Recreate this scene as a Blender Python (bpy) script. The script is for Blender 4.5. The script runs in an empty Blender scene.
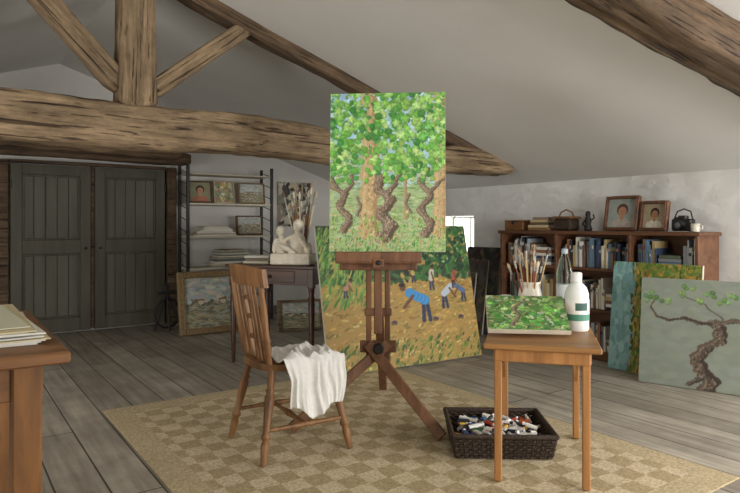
import bpy, bmesh, math, random
import numpy as np
from mathutils import Vector, Matrix, Euler, noise
random.seed(7); rng=np.random.RandomState(3)
D=bpy.data
CB=Vector((.819,.574,0)); CA=Vector((-.574,.819,0))
def W(b,a,z=0): 
    p=CB*b+CA*a; p.z=z; return p
R35=math.radians(35)
def s2l(c):
    return tuple((x/12.92 if x<=.04045 else ((x+.055)/1.055)**2.4) for x in c)
def hx(h):
    h=h.lstrip('#'); return tuple(int(h[i:i+2],16)/255 for i in (0,2,4))
def H(h): return s2l(hx(h))+(1,)
# ---------------- materials
def newmat(name):
    m=D.materials.new(name); m.use_nodes=True
    nt=m.node_tree; b=nt.nodes['Principled BSDF']; return m,nt,b
def plain(name,c,rough=.6,metal=0,trans=0,var=.12,scale=12,bump=0.0):
    m,nt,b=newmat(name); N=nt.nodes;L=nt.links
    tc=N.new('ShaderNodeTexCoord'); n=N.new('ShaderNodeTexNoise'); n.inputs['Scale'].default_value=scale; n.inputs['Detail'].default_value=5
    L.new(tc.outputs['Object'],n.inputs['Vector'])
    r=N.new('ShaderNodeValToRGB'); c0=H(c)
    r.color_ramp.elements[0].position=.3; r.color_ramp.elements[1].position=.7
    r.color_ramp.elements[0].color=tuple(x*(1-var) for x in c0[:3])+(1,)
    r.color_ramp.elements[1].color=tuple(min(1,x*(1+var)) for x in c0[:3])+(1,)
    L.new(n.outputs['Fac'],r.inputs['Fac']); L.new(r.outputs['Color'],b.inputs['Base Color'])
    b.inputs['Roughness'].default_value=rough; b.inputs['Metallic'].default_value=metal
    if trans: b.inputs['Transmission Weight'].default_value=trans; b.inputs['IOR'].default_value=1.2
    if bump:
        bp=N.new('ShaderNodeBump'); bp.inputs['Strength'].default_value=bump; bp.inputs['Distance'].default_value=.01
        L.new(n.outputs['Fac'],bp.inputs['Height']); L.new(bp.outputs['Normal'],b.inputs['Normal'])
    return m
def wood(name,c1,c2,c3=None,axis=0,sc=14,stretch=.08,rough=.55,bump=.25,dist=.004,patch=0,distort=.6):
    m,nt,b=newmat(name); N=nt.nodes;L=nt.links
    tc=N.new('ShaderNodeTexCoord'); mp=N.new('ShaderNodeMapping'); s=[sc]*3; s[axis]=sc*stretch
    mp.inputs['Scale'].default_value=s; L.new(tc.outputs['Object'],mp.inputs['Vector'])
    n=N.new('ShaderNodeTexNoise'); n.inputs['Scale'].default_value=1.0; n.inputs['Detail'].default_value=10; n.inputs['Roughness'].default_value=.72 if patch else .65; n.inputs['Distortion'].default_value=distort
    L.new(mp.outputs['Vector'],n.inputs['Vector'])
    r=N.new('ShaderNodeValToRGB'); e=r.color_ramp.elements
    e[0].position=.3; e[0].color=H(c1); e[1].position=.62; e[1].color=H(c2)
    if c3: x=e.new(.75); x.color=H(c3)
    L.new(n.outputs['Fac'],r.inputs['Fac'])
    out=r.outputs['Color']; hgt=n.outputs['Fac']
    if patch:
        n2=N.new('ShaderNodeTexNoise'); n2.inputs['Scale'].default_value=6; n2.inputs['Detail'].default_value=10; n2.inputs['Roughness'].default_value=.75
        mp3=N.new('ShaderNodeMapping'); s3=[1,1,1]; s3[axis]=.5; mp3.inputs['Scale'].default_value=s3
        L.new(tc.outputs['Object'],mp3.inputs['Vector']); L.new(mp3.outputs['Vector'],n2.inputs['Vector'])
        r2=N.new('ShaderNodeValToRGB'); r2.color_ramp.elements[0].position=.36; r2.color_ramp.elements[1].position=.64
        k=1-patch; r2.color_ramp.elements[0].color=(k,k*.95,k*.9,1); r2.color_ramp.elements[1].color=(1.15,1.15,1.15,1)
        L.new(n2.outputs['Fac'],r2.inputs['Fac'])
        rs=[]
        for (sc_,ax_,pa,pb) in ((30,.9,.335,.375),(75,3.0,.34,.40)):
            n3=N.new('ShaderNodeTexNoise'); n3.inputs['Scale'].default_value=1; n3.inputs['Detail'].default_value=4
            mp4=N.new('ShaderNodeMapping'); s4=[sc_]*3; s4[axis]=ax_; mp4.inputs['Scale'].default_value=s4
            L.new(tc.outputs['Object'],mp4.inputs['Vector']); L.new(mp4.outputs['Vector'],n3.inputs['Vector'])
            r3=N.new('ShaderNodeValToRGB'); r3.color_ramp.elements[0].position=pa; r3.color_ramp.elements[1].position=pb
            r3.color_ramp.elements[0].color=(.25,.21,.18,1); r3.color_ramp.elements[1].color=(1,1,1,1); L.new(n3.outputs['Fac'],r3.inputs['Fac']); rs.append(r3)
        for rr in [r2]+rs:
            mx=N.new('ShaderNodeMix'); mx.data_type='RGBA'; mx.blend_type='MULTIPLY'; mx.inputs[0].default_value=1
            L.new(out,mx.inputs[6]); L.new(rr.outputs['Color'],mx.inputs[7]); out=mx.outputs[2]
        mm=N.new('ShaderNodeMath'); mm.operation='ADD'; L.new(rs[0].outputs['Color'],mm.inputs[0]); L.new(rs[1].outputs['Color'],mm.inputs[1])
        m3=N.new('ShaderNodeMath'); m3.operation='ADD'; L.new(mm.outputs[0],m3.inputs[0]); L.new(n2.outputs['Fac'],m3.inputs[1]); hgt=m3.outputs[0]
    L.new(out,b.inputs['Base Color'])
    b.inputs['Roughness'].default_value=rough
    bp=N.new('ShaderNodeBump'); bp.inputs['Strength'].default_value=bump; bp.inputs['Distance'].default_value=dist
    L.new(hgt,bp.inputs['Height']); L.new(bp.outputs['Normal'],b.inputs['Normal'])
    return m
def attrmat(name,rough=.6,bump=0):
    m,nt,b=newmat(name); N=nt.nodes;L=nt.links
    a=N.new('ShaderNodeAttribute'); a.attribute_name='Col'
    L.new(a.outputs['Color'],b.inputs['Base Color']); b.inputs['Roughness'].default_value=rough
    tc=N.new('ShaderNodeTexCoord'); n=N.new('ShaderNodeTexNoise'); n.inputs['Scale'].default_value=60
    L.new(tc.outputs['Object'],n.inputs['Vector'])
    bp=N.new('ShaderNodeBump'); bp.inputs['Strength'].default_value=bump; bp.inputs['Distance'].default_value=.002
    L.new(n.outputs['Fac'],bp.inputs['Height']); L.new(bp.outputs['Normal'],b.inputs['Normal'])
    return m
def rough_wall(name,c,brick=False,bs=.5,dist=.03,sc=4):
    m,nt,b=newmat(name); N=nt.nodes;L=nt.links
    tc=N.new('ShaderNodeTexCoord')
    n=N.new('ShaderNodeTexNoise'); n.inputs['Scale'].default_value=sc; n.inputs['Detail'].default_value=9; n.inputs['Roughness'].default_value=.55
    L.new(tc.outputs['Object'],n.inputs['Vector'])
    r=N.new('ShaderNodeValToRGB'); c0=H(c)
    r.color_ramp.elements[0].position=.25; r.color_ramp.elements[1].position=.7
    r.color_ramp.elements[0].color=tuple(x*k for x,k in zip(c0[:3],(.94,.935,.925)))+(1,); r.color_ramp.elements[1].color=c0
    L.new(n.outputs['Fac'],r.inputs['Fac']); L.new(r.outputs['Color'],b.inputs['Base Color'])
    b.inputs['Roughness'].default_value=.9
    bp=N.new('ShaderNodeBump'); bp.inputs['Strength'].default_value=bs; bp.inputs['Distance'].default_value=dist
    if brick:
        v=N.new('ShaderNodeTexVoronoi'); v.feature='SMOOTH_F1'; v.inputs['Scale'].default_value=1
        nz=N.new('ShaderNodeVectorMath'); nz.operation='SCALE'; nz.inputs['Scale'].default_value=.12; L.new(n.outputs['Color'],nz.inputs[0])
        av=N.new('ShaderNodeVectorMath'); av.operation='ADD'; L.new(tc.outputs['Object'],av.inputs[0]); L.new(nz.outputs[0],av.inputs[1])
        mp=N.new('ShaderNodeMapping'); mp.inputs['Scale'].default_value=(5,4.5,12); L.new(av.outputs[0],mp.inputs['Vector']); L.new(mp.outputs['Vector'],v.inputs['Vector'])
        ad=N.new('ShaderNodeMath'); ad.operation='SUBTRACT'; L.new(n.outputs['Fac'],ad.inputs[0]); L.new(v.outputs['Distance'],ad.inputs[1])
        L.new(ad.outputs[0],bp.inputs['Height'])
    else: L.new(n.outputs['Fac'],bp.inputs['Height'])
    L.new(bp.outputs['Normal'],b.inputs['Normal'])
    return m
# ---------------- mesh builder
class B:
    def __init__(s,name,mats): s.n=name; s.m=mats; s.v=[];s.f=[];s.mi=[];s.c=[];s.sm=[]
    def add(s,vs,fs,mat=0,col=(1,1,1),sm=False):
        o=len(s.v); s.v+= [tuple(v) for v in vs]
        for f in fs: s.f.append(tuple(i+o for i in f)); s.mi.append(mat); s.c.append(col); s.sm.append(sm)
    def box(s,c,d,rot=(0,0,0),mat=0,col=(1,1,1),bev=.004,M=None):
        bm=bmesh.new(); bmesh.ops.create_cube(bm,size=1)
        for v in bm.verts: v.co=Vector((v.co.x*d[0],v.co.y*d[1],v.co.z*d[2]))
        bev=min(bev,min(d)*.3)
        if bev>.0008: bmesh.ops.bevel(bm,geom=bm.edges[:],offset=bev,segments=1,affect='EDGES',profile=.5)
        if M is None: M=Matrix.Translation(c)@Euler(rot).to_matrix().to_4x4()
        bm.verts.index_update()
        s.add([M@v.co for v in bm.verts],[[v.index for v in f.verts] for f in bm.faces],mat,col); bm.free()
    def bar(s,p0,p1,w,h,mat=0,col=(1,1,1),bev=.004,up=(0,0,1)):
        p0=Vector(p0);p1=Vector(p1); d=p1-p0; x=d.normalized(); u=Vector(up)
        if abs(x.dot(u))>.95: u=Vector((0,1,0))
        y=u.cross(x).normalized(); z=x.cross(y)
        M=Matrix((x,y,z)).transposed().to_4x4(); M.translation=(p0+p1)/2
        s.box(None,(d.length,w,h),mat=mat,col=col,bev=bev,M=M)
    def turned(s,p0,p1,prof,mat=0,col=(1,1,1),seg=12,sq=1.0):
        p0=Vector(p0);p1=Vector(p1); x=(p1-p0).normalized(); u=Vector((0,0,1)) if abs(x.z)<.9 else Vector((0,1,0))
        y=u.cross(x).normalized(); z=x.cross(y); vs=[];fs=[]
        for t,r in prof:
            c=p0.lerp(p1,t)
            for i in range(seg):
                a=2*math.pi*i/seg; vs.append(c+y*math.cos(a)*r+z*math.sin(a)*r*sq)
        n=len(prof)
        for k in range(n-1):
            for i in range(seg):
                j=(i+1)%seg; fs.append((k*seg+i,k*seg+j,(k+1)*seg+j,(k+1)*seg+i))
        s.add(vs,fs,mat,col,True)
        s.add(vs[:seg],[tuple(range(seg))[::-1]],mat,col); s.add(vs[-seg:],[tuple(range(seg))],mat,col)
    def cyl(s,p0,p1,r,r1=None,mat=0,col=(1,1,1),seg=10): s.turned(p0,p1,[(0,r),(1,r if r1 is None else r1)],mat,col,seg)
    def tube(s,pts,r,mat=0,col=(1,1,1),seg=8):
        for i in range(len(pts)-1): s.cyl(pts[i],pts[i+1],r,mat=mat,col=col,seg=seg)
    def lathe(s,c,prof,mat=0,col=(1,1,1),seg=24):
        vs=[];fs=[];n=len(prof)
        for r,z in prof:
            for i in range(seg):
                a=2*math.pi*i/seg; vs.append((c[0]+r*math.cos(a),c[1]+r*math.sin(a),c[2]+z))
        for k in range(n-1):
            for i in range(seg):
                j=(i+1)%seg; fs.append((k*seg+i,k*seg+j,(k+1)*seg+j,(k+1)*seg+i))
        s.add(vs,fs,mat,col,True)
    def sph(s,c,r,mat=0,col=(1,1,1),rot=(0,0,0),seg=16):
        vs=[];fs=[];E=Euler(rot).to_matrix(); n=seg//2
        for k in range(n+1):
            p=math.pi*k/n
            for i in range(seg):
                a=2*math.pi*i/seg; vs.append(Vector(c)+E@Vector((r[0]*math.sin(p)*math.cos(a),r[1]*math.sin(p)*math.sin(a),-r[2]*math.cos(p))))
        for k in range(n):
            for i in range(seg):
                j=(i+1)%seg; fs.append((k*seg+i,k*seg+j,(k+1)*seg+j,(k+1)*seg+i))
        s.add(vs,fs,mat,col,True)
    def grid(s,fn,nu,nv,mat=0,sm=True,col=(1,1,1)):
        vs=[fn(i/nu,j/nv) for j in range(nv+1) for i in range(nu+1)]
        fs=[(j*(nu+1)+i,j*(nu+1)+i+1,(j+1)*(nu+1)+i+1,(j+1)*(nu+1)+i) for j in range(nv) for i in range(nu)]
        s.add(vs,fs,mat,col,sm)
    def done(s,loc=(0,0,0),rz=0,rot=None,mods=None):
        me=D.meshes.new(s.n); me.from_pydata(s.v,[],s.f)
        for m in s.m: me.materials.append(m)
        me.polygons.foreach_set('material_index',s.mi); me.polygons.foreach_set('use_smooth',s.sm)
        at=me.color_attributes.new('Col','FLOAT_COLOR','CORNER'); arr=[]
        for f,c in zip(s.f,s.c): arr+= (list(c[:3])+[1])*len(f)
        at.data.foreach_set('color',arr); me.update()
        o=D.objects.new(s.n,me); bpy.context.collection.objects.link(o); o.location=loc; o.rotation_euler=rot if rot else (0,0,rz)
        return o
def L3(h): return s2l(hx(h))
# ---------------- materials instances
m_floor,nt,bs=newmat('floor_boards'); N=nt.nodes;L=nt.links
tc=N.new('ShaderNodeTexCoord'); mp=N.new('ShaderNodeMapping'); mp.inputs['Rotation'].default_value=(0,0,math.pi/2)
L.new(tc.outputs['Object'],mp.inputs['Vector'])
br=N.new('ShaderNodeTexBrick'); br.offset=.37; br.inputs['Scale'].default_value=1; br.inputs['Brick Width'].default_value=2.6; br.inputs['Row Height'].default_value=.19; br.inputs['Mortar Size'].default_value=.004
br.inputs['Color1'].default_value=H('#b1aa9d'); br.inputs['Color2'].default_value=H('#938c80'); br.inputs['Mortar'].default_value=H('#443f38')
L.new(mp.outputs['Vector'],br.inputs['Vector'])
mp2=N.new('ShaderNodeMapping'); mp2.inputs['Scale'].default_value=(26,1.6,10); L.new(tc.outputs['Object'],mp2.inputs['Vector'])
n=N.new('ShaderNodeTexNoise'); n.inputs['Scale'].default_value=1; n.inputs['Detail'].default_value=8; L.new(mp2.outputs['Vector'],n.inputs['Vector'])
rp=N.new('ShaderNodeValToRGB'); rp.color_ramp.elements[0].position=.3; rp.color_ramp.elements[1].position=.7
rp.color_ramp.elements[0].color=(.66,.64,.62,1); rp.color_ramp.elements[1].color=(1.1,1.09,1.08,1); L.new(n.outputs['Fac'],rp.inputs['Fac'])
mx=N.new('ShaderNodeMix'); mx.data_type='RGBA'; mx.blend_type='MULTIPLY'; mx.inputs[0].default_value=1
L.new(br.outputs['Color'],mx.inputs[6]); L.new(rp.outputs['Color'],mx.inputs[7])
nw=N.new('ShaderNodeTexNoise'); nw.inputs['Scale'].default_value=2.2; nw.inputs['Detail'].default_value=9; nw.inputs['Roughness'].default_value=.7; L.new(tc.outputs['Object'],nw.inputs['Vector'])
rw=N.new('ShaderNodeValToRGB'); rw.color_ramp.elements[0].position=.35; rw.color_ramp.elements[1].position=.65; rw.color_ramp.elements[0].color=(.74,.73,.71,1); rw.color_ramp.elements[1].color=(1.16,1.15,1.13,1); L.new(nw.outputs['Fac'],rw.inputs['Fac'])
mw=N.new('ShaderNodeMix'); mw.data_type='RGBA'; mw.blend_type='MULTIPLY'; mw.inputs[0].default_value=1
L.new(mx.outputs[2],mw.inputs[6]); L.new(rw.outputs['Color'],mw.inputs[7]); L.new(mw.outputs[2],bs.inputs['Base Color']); bs.inputs['Roughness'].default_value=.68
bp=N.new('ShaderNodeBump'); bp.inputs['Strength'].default_value=.3; bp.inputs['Distance'].default_value=.004; L.new(n.outputs['Fac'],bp.inputs['Height']); L.new(bp.outputs['Normal'],bs.inputs['Normal'])

m_ceil=rough_wall('ceiling_plaster','#d8d7d4',bs=.2,dist=.02,sc=2.2)
m_gable=rough_wall('gable_plaster','#d4d2ce',bs=.3)
m_stone=rough_wall('whitewashed_stone','#ececea',brick=True,bs=.65,dist=.028)
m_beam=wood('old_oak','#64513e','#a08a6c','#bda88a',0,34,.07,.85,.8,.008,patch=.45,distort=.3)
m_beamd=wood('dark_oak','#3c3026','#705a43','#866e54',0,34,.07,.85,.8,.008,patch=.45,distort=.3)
m_door=wood('door_paint','#3f3c32','#565245',None,2,10,.08,.6,.2)
m_doorp=wood('door_panel','#4a493e','#5e5d4f',None,2,9,.08,.6,.15)
m_chair=wood('chair_wood','#57391f','#90663c','#a27a4e',2,18,.1,.5,.15)
m_easel=wood('easel_wood','#523424','#845c40',None,2,18,.1,.55,.15)
m_desk=wood('desk_mahogany','#2c170f','#533220',None,0,12,.1,.4,.1)
m_side=wood('side_table_wood','#8a5c34','#b8834e','#c8945e',2,16,.1,.45,.12)
m_sidet=wood('side_table_top','#7a5230','#a67846','#b68854',0,16,.1,.45,.12)
m_bench=wood('bench_wood','#55371e','#8a5e36','#9a6e42',0,14,.1,.5,.2)
m_benchl=wood('bench_leg','#55371e','#84582c','#94683a',2,14,.1,.5,.2)
m_shelf=wood('bookcase_wood','#50301f','#7c553b',None,1,14,.1,.5,.1)
m_att=attrmat('painted_surface',.6,.15)
m_paper=attrmat('coloured_items',.6)
m_canv=plain('canvas_edge','#cfc6b2',.8)
m_white=plain('white_plaster','#e6dfcc',.8,bump=.15,scale=30)
m_cream=plain('cream_ceramic','#e2dccc',.35)
m_cloth=plain('linen_cloth','#e4e3df',.9,scale=60,bump=.1,var=.05)
m_dark=plain('dark_metal','#1f1d1b',.5)
m_wick=plain('wicker','#3a2c20',.7,scale=90,var=.5,bump=.8)
m_gold=plain('gilt_frame','#8a7350',.5,scale=40,var=.3,bump=.5)
m_clear=plain('clear_plastic','#e6eeee',.08,trans=1,var=0)
m_shelfw=plain('shelf_board','#c8c0ac',.6)

# ---------------- room shell (room frame rotated 35 deg)
f=B('floor',[m_floor]); f.box((1,2.5,-.06),(7.9,9.4,.12),bev=0); f.done(rz=R35)
w=B('wall_right',[m_stone])
def wb(x0,x1,y0,y1,z0,z1): w.box(((x0+x1)/2,(y0+y1)/2,(z0+z1)/2),(x1-x0,y1-y0,z1-z0),bev=0)
WY0,WY1,WZ0,WZ1=4.76,5.34,.62,1.20
wb(4.7,5.0,-2.1,WY0,0,1.56); wb(4.7,5.0,WY1,7.1,0,1.56); wb(4.7,5.0,WY0,WY1,0,WZ0); wb(4.7,5.0,WY0,WY1,WZ1,1.56); w.done(rz=R35)
w=B('wall_left',[m_stone]); wb(-3.0,-2.74,-2.1,7.1,0,1.56); w.done(rz=R35)
def gable(name,y0,y1,mat):
    g=B(name,[mat]); P=[(-2.74,0),(4.7,0),(4.7,1.55),(.98,2.80),(-2.74,1.55)]
    vs=[(x,y0,z) for x,z in P]+[(x,y1,z) for x,z in P]
    fs=[(0,1,2,3,4),(9,8,7,6,5)]+[(i,i+5,(i+1)%5+5,(i+1)%5) for i in range(5)]
    g.add(vs,fs); g.done(rz=R35)
gable('wall_back',6.92,7.1,m_gable); gable('wall_front',-2.1,-2.0,m_gable)
c=B('ceiling',[m_ceil])
P=[(-2.76,1.5),(.98,2.746),(4.72,1.5),(4.72,1.62),(.98,2.87),(-2.76,1.62)]
vs=[(x,-2.1,z) for x,z in P]+[(x,7.1,z) for x,z in P]
c.add(vs,[(0,1,2,3,4,5)[::-1],(6,7,8,9,10,11)]+[(i,(i+1)%6,(i+1)%6+6,i+6) for i in range(6)]); c.done(rz=R35)
wi=B('window_1',[plain('window_frame','#c8c4ba',.6),m_clear])
for y in (WY0+.012,WY1-.012,(WY0+WY1)/2): wi.box((4.95,y,.91),(.035,.024,WZ1-WZ0-.01),bev=.003)
for z in (WZ0+.014,WZ1-.014): wi.box((4.95,(WY0+WY1)/2,z),(.035,WY1-WY0-.01,.024),bev=.003)
wi.done(rz=R35)
sk=B('trim_1',[plain('skirting','#6a6358',.7)]); sk.box((-1.1,6.905,.05),(3.2,.03,.1)); sk.box((3.4,6.905,.05),(2.6,.03,.1)); sk.done(rz=R35)

# ---------------- beams
def beam(name,p0,p1,w_,h_,mat,seed=0,amp=.02,bow=0.0,taper=1.0):
    p0=Vector(p0);p1=Vector(p1); d=p1-p0; Ln=d.length; x=d.normalized(); u=Vector((0,0,1)) if abs(x.z)<.9 else CA
    y=u.cross(x).normalized(); z=x.cross(y)
    M=Matrix((x,y,z)).transposed().to_4x4(); M.translation=p0
    n=max(10,int(Ln/.02)); seg=44; b=B(name,[mat]); vs=[];fs=[]
    for k in range(n+1):
        t=k/n; sc=1+(taper-1)*t; X_=t*Ln
        oy=noise.noise(Vector((X_*.9,seed,3)))*amp*1.5; oz=noise.noise(Vector((X_*.8,seed,9)))*amp*1.8+bow*math.sin(math.pi*t)
        endr=min(1,.80+min(t,1-t)*Ln/.06*.2)
        for i in range(seg):
            a=2*math.pi*(i+.5)/seg; ca,sa=math.cos(a),math.sin(a)
            q=(abs(ca)**7+abs(sa)**7)**(-1/7)
            r=1+ .12*noise.noise(Vector((X_*1.8,ca*1.3+seed,sa*1.3)))+.08*noise.noise(Vector((X_*6,ca*4+seed,sa*4)))+.06*noise.noise(Vector((X_*5,ca*14+seed,sa*14)))
            cr=noise.noise(Vector((X_*.9,ca*9+seed*2,sa*9))); r-=max(0,cr-.26)*.35
            r*=endr
            vs.append((X_,oy+ca*q*r*w_/2*sc,oz+sa*q*r*h_/2*sc))
    for k in range(n):
        for i in range(seg):
            j=(i+1)%seg; fs.append((k*seg+i,k*seg+j,(k+1)*seg+j,(k+1)*seg+i))
    b.add(vs,fs,0,sm=True); b.add(vs[:seg],[tuple(range(seg))[::-1]]); b.add(vs[-seg:],[tuple(range(seg))])
    o=b.done(); o.matrix_world=M; return o
TA=3.94
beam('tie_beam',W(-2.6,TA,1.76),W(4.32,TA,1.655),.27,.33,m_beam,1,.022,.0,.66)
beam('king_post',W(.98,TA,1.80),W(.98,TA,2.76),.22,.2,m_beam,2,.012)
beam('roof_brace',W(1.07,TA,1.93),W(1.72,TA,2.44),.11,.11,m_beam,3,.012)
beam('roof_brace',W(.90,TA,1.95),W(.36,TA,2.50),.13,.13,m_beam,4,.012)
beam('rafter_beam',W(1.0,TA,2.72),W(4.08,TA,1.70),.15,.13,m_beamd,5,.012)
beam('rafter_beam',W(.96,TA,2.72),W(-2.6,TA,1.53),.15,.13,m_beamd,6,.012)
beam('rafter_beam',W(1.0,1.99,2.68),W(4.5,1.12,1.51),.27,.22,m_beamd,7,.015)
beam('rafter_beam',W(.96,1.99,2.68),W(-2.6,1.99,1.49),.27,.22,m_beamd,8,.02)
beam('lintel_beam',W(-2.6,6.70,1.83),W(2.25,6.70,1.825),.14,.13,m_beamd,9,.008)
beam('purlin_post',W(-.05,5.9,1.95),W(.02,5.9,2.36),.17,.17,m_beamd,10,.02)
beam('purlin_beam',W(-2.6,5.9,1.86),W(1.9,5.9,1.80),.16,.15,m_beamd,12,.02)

# ---------------- doors
for i,(b0,b1) in enumerate([(.54,1.26),(1.30,2.02)]):
    d=B('door_%d'%(i+1),[m_door,m_doorp,m_dark]); bw=b1-b0; cx=(b0+b1)/2; y=6.87
    npl=5; pw=(bw-.2)/npl
    for q in range(npl): d.box((b0+.1+pw*(q+.5),y+.008,.86),(pw-.004,.02,1.64),mat=1,bev=.003)
    for x in (b0+.05,b1-.05): d.box((x,y-.01,.86),(.10,.045,1.68))
    for z in (.09,.88,1.65): d.box((cx,y-.01,z),(bw-.2,.045,.14 if z<1 else .1))
    for z0,z1 in ((.16,.81),(.95,1.6)):
        for x in (b0+.11,b1-.11): d.box((x,y-.005,(z0+z1)/2),(.02,.03,z1-z0))
        for z in (z0+.01,z1-.01): d.box((cx,y-.005,z),(bw-.2,.03,.02))
    xk=b1-.05 if i==0 else b0+.05
    d.sph((xk,y-.055,.86),(.014,.014,.014),mat=2); d.cyl((xk,y-.03,.86),(xk,y-.05,.86),.008,mat=2)
    for z in (.3,1.5): d.cyl((b0+.0 if i==0 else b1,y-.035,z-.04),(b0 if i==0 else b1,y-.035,z+.04),.01,mat=2)
    d.done(rz=R35)
t=B('trim_2',[m_beamd])
for x in (.47,2.09): t.box((x,6.86,.87),(.10,.1,1.73))
t.box((1.28,6.86,1.725),(1.5,.1,.03)); t.box((1.28,6.875,.87),(.035,.05,1.68)); t.done(rz=R35)

# ---------------- painting rasters
def canvasimg(w_,h_,c): 
    im=np.zeros((h_,w_,3)); im[:]=hx(c); return im
def blob(im,cx,cy,rx,ry,ang,col,al=1):
    h_,w_,_=im.shape; cx*=w_; cy*=h_; rx*=w_; ry*=w_; R=int(max(rx,ry))+2
    x0,x1=max(0,int(cx)-R),min(w_,int(cx)+R+1); y0,y1=max(0,int(cy)-R),min(h_,int(cy)+R+1)
    if x1<=x0 or y1<=y0: return
    yy,xx=np.mgrid[y0:y1,x0:x1]; dx=xx-cx; dy=yy-cy; ca,sa=math.cos(ang),math.sin(ang)
    u=(dx*ca+dy*sa)/max(rx,.6); v=(-dx*sa+dy*ca)/max(ry,.6); m=(u*u+v*v<1)
    im[y0:y1,x0:x1][m]=im[y0:y1,x0:x1][m]*(1-al)+np.array(col)*al
def jit(c,s=.06): 
    k=1+rng.uniform(-s*2,s*2); return np.clip(np.array(hx(c))*k+rng.uniform(-s,s,3)*.6,0,1)
def scatter(im,n,box,pal,r,asp=.6,ang=None,s=.05,al=1):
    for _ in range(n):
        rr=r*rng.uniform(.5,1.4); blob(im,rng.uniform(box[0],box[2]),rng.uniform(box[1],box[3]),rr,rr*asp,rng.uniform(0,3.14) if ang is None else ang+rng.uniform(-.3,.3),jit(pal[rng.randint(len(pal))],s),al)
def trunk(im,pts,r0,r1,pal,n=140,s=.04):
    n=int(n*1.6); prev=None
    for k in range(n):
        t=k/n*(len(pts)-1); i=int(t); f_=t-i; f_=f_*f_*(3-2*f_); x=pts[i][0]*(1-f_)+pts[i+1][0]*f_; y=pts[i][1]*(1-(t-i))+pts[i+1][1]*(t-i)
        r=(r0+(r1-r0)*k/n)*(1+.14*math.sin(k*.09)+.08*math.sin(k*.31))
        blob(im,x,y,r,r*.35,0,jit(pal[0],.02))
        blob(im,x+r*.55,y,r*.45,r*.3,0,jit(pal[1],.02),.65); blob(im,x-r*.5,y,r*.35,r*.3,0,jit(pal[2],.02),.6)
        if k%3==0:
            o=rng.uniform(-.8,.8); blob(im,x+o*r*.8,y,r*.09,r*.6,rng.uniform(-.3,.3),jit(pal[1 if rng.rand()<.55 else 2],s))
GREEN=['#6cae47','#8cc95c','#4c9640','#a6d878','#5fa64c','#3f8238','#bce08c','#7bc05c','#93c060']
def leaf(im,cx,cy,r,c0):
    a0=rng.uniform(0,6.28); dk=np.clip(np.array(c0)*.76,0,1)
    blob(im,cx+.003,cy-.003,r*1.12,r*.92,a0,dk,.8)
    for k in range(5):
        a=a0+k*1.2566; blob(im,cx+math.cos(a)*r*.55,cy+math.sin(a)*r*.40,r*.5,r*.34,a,np.clip(np.array(c0)*rng.uniform(.94,1.1),0,1),.85)
    blob(im,cx,cy,r*.7,r*.09,a0,np.clip(np.array(c0)*1.2,0,1),.7)
def soften(im,k=.5):
    p=np.pad(im,((1,1),(1,1),(0,0)),'edge'); bl=(p[:-2,1:-1]+p[2:,1:-1]+p[1:-1,:-2]+p[1:-1,2:])/4
    return im*(1-k)+bl*k
def img_vines():
    im=canvasimg(320,440,'#a2b884')
    scatter(im,600,(0,.42,1,1),['#a9cbe2','#b8d4e6','#a2c8dc','#9cc4c0'],.05)
    scatter(im,2400,(0,.0,1,.60),['#9cb47c','#aac48a','#b4c890','#8cac6c','#a8c090','#bcc090','#7c9c68','#a0b8a0','#c4c8a0'],.022,.22,0,.03)
    for _ in range(14): 
        y0=rng.uniform(.08,.5); scatter(im,26,(0,y0-.006,1,y0+.006),['#6f9c54','#92b468','#7ea08c'],.018,.2,0)
    for x0,r in ((.34,.075),(.95,.055)): trunk(im,[(x0,.10),(x0+.01,.5),(x0-.005,1.02)],r*1.05,r*.9,['#c2a67a','#a4885e','#d4be94'],300)
    trunk(im,[(.66,.2),(.655,.4),(.66,.6)],.018,.014,['#a89870','#8c7c54','#bcac84'])
    scatter(im,110,(0,.04,1,.28),['#c08a5c','#c0a874','#c89c74','#ccc090'],.011)
    scatter(im,420,(0,0,1,.22),['#6c9a50','#8ab860','#5a8844','#a2c474'],.012,.35,1.3)
    br=['#86745f','#584a3c','#b6a696']
    trunk(im,[(.0,.46),(.04,.40),(.13,.36),(.09,.28),(.17,.2),(.12,.12)],.034,.038,br,260)
    trunk(im,[(.19,.48),(.19,.42),(.13,.36)],.018,.026,br,120)
    trunk(im,[(.40,.50),(.44,.46),(.42,.39),(.53,.32),(.45,.23),(.53,.16),(.46,.06)],.030,.066,br,380)
    trunk(im,[(.64,.52),(.57,.43),(.50,.35)],.018,.032,br,160)
    trunk(im,[(.84,.52),(.79,.43),(.87,.35),(.79,.26),(.87,.17),(.82,.09)],.028,.042,br,300)
    trunk(im,[(1.0,.46),(.93,.42),(.86,.36)],.018,.024,br,120)
    trunk(im,[(.24,.34),(.27,.28),(.24,.22)],.012,.016,br); trunk(im,[(.69,.36),(.66,.3),(.70,.24)],.012,.016,br)
    scatter(im,320,(0,.0,1,.09),['#6ca84c','#98c468','#4a7a3c','#b89868','#c4ac80'],.012,.35,1.4)
    scatter(im,220,(0,.56,1,1.0),['#579848','#478440','#66a854'],.026)
    for _ in range(450):
        cx,cy=rng.uniform(0,1),rng.uniform(.50,1.01)
        if abs(cx-.34)<.055 and rng.rand()<.8: continue
        leaf(im,cx,cy,rng.uniform(.020,.038),jit(GREEN[rng.randint(9)],.03))
    scatter(im,60,(0,.66,1,1),['#b4d4e6','#c6deea','#a4c8d4'],.010)
    for cx in (.05,.18,.5,.62,.75,.85,.35):
        for _ in range(9): leaf(im,cx+rng.uniform(-.06,.06),rng.uniform(.44,.56),.022,jit(GREEN[rng.randint(9)],.03))
    return soften(im)
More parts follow.
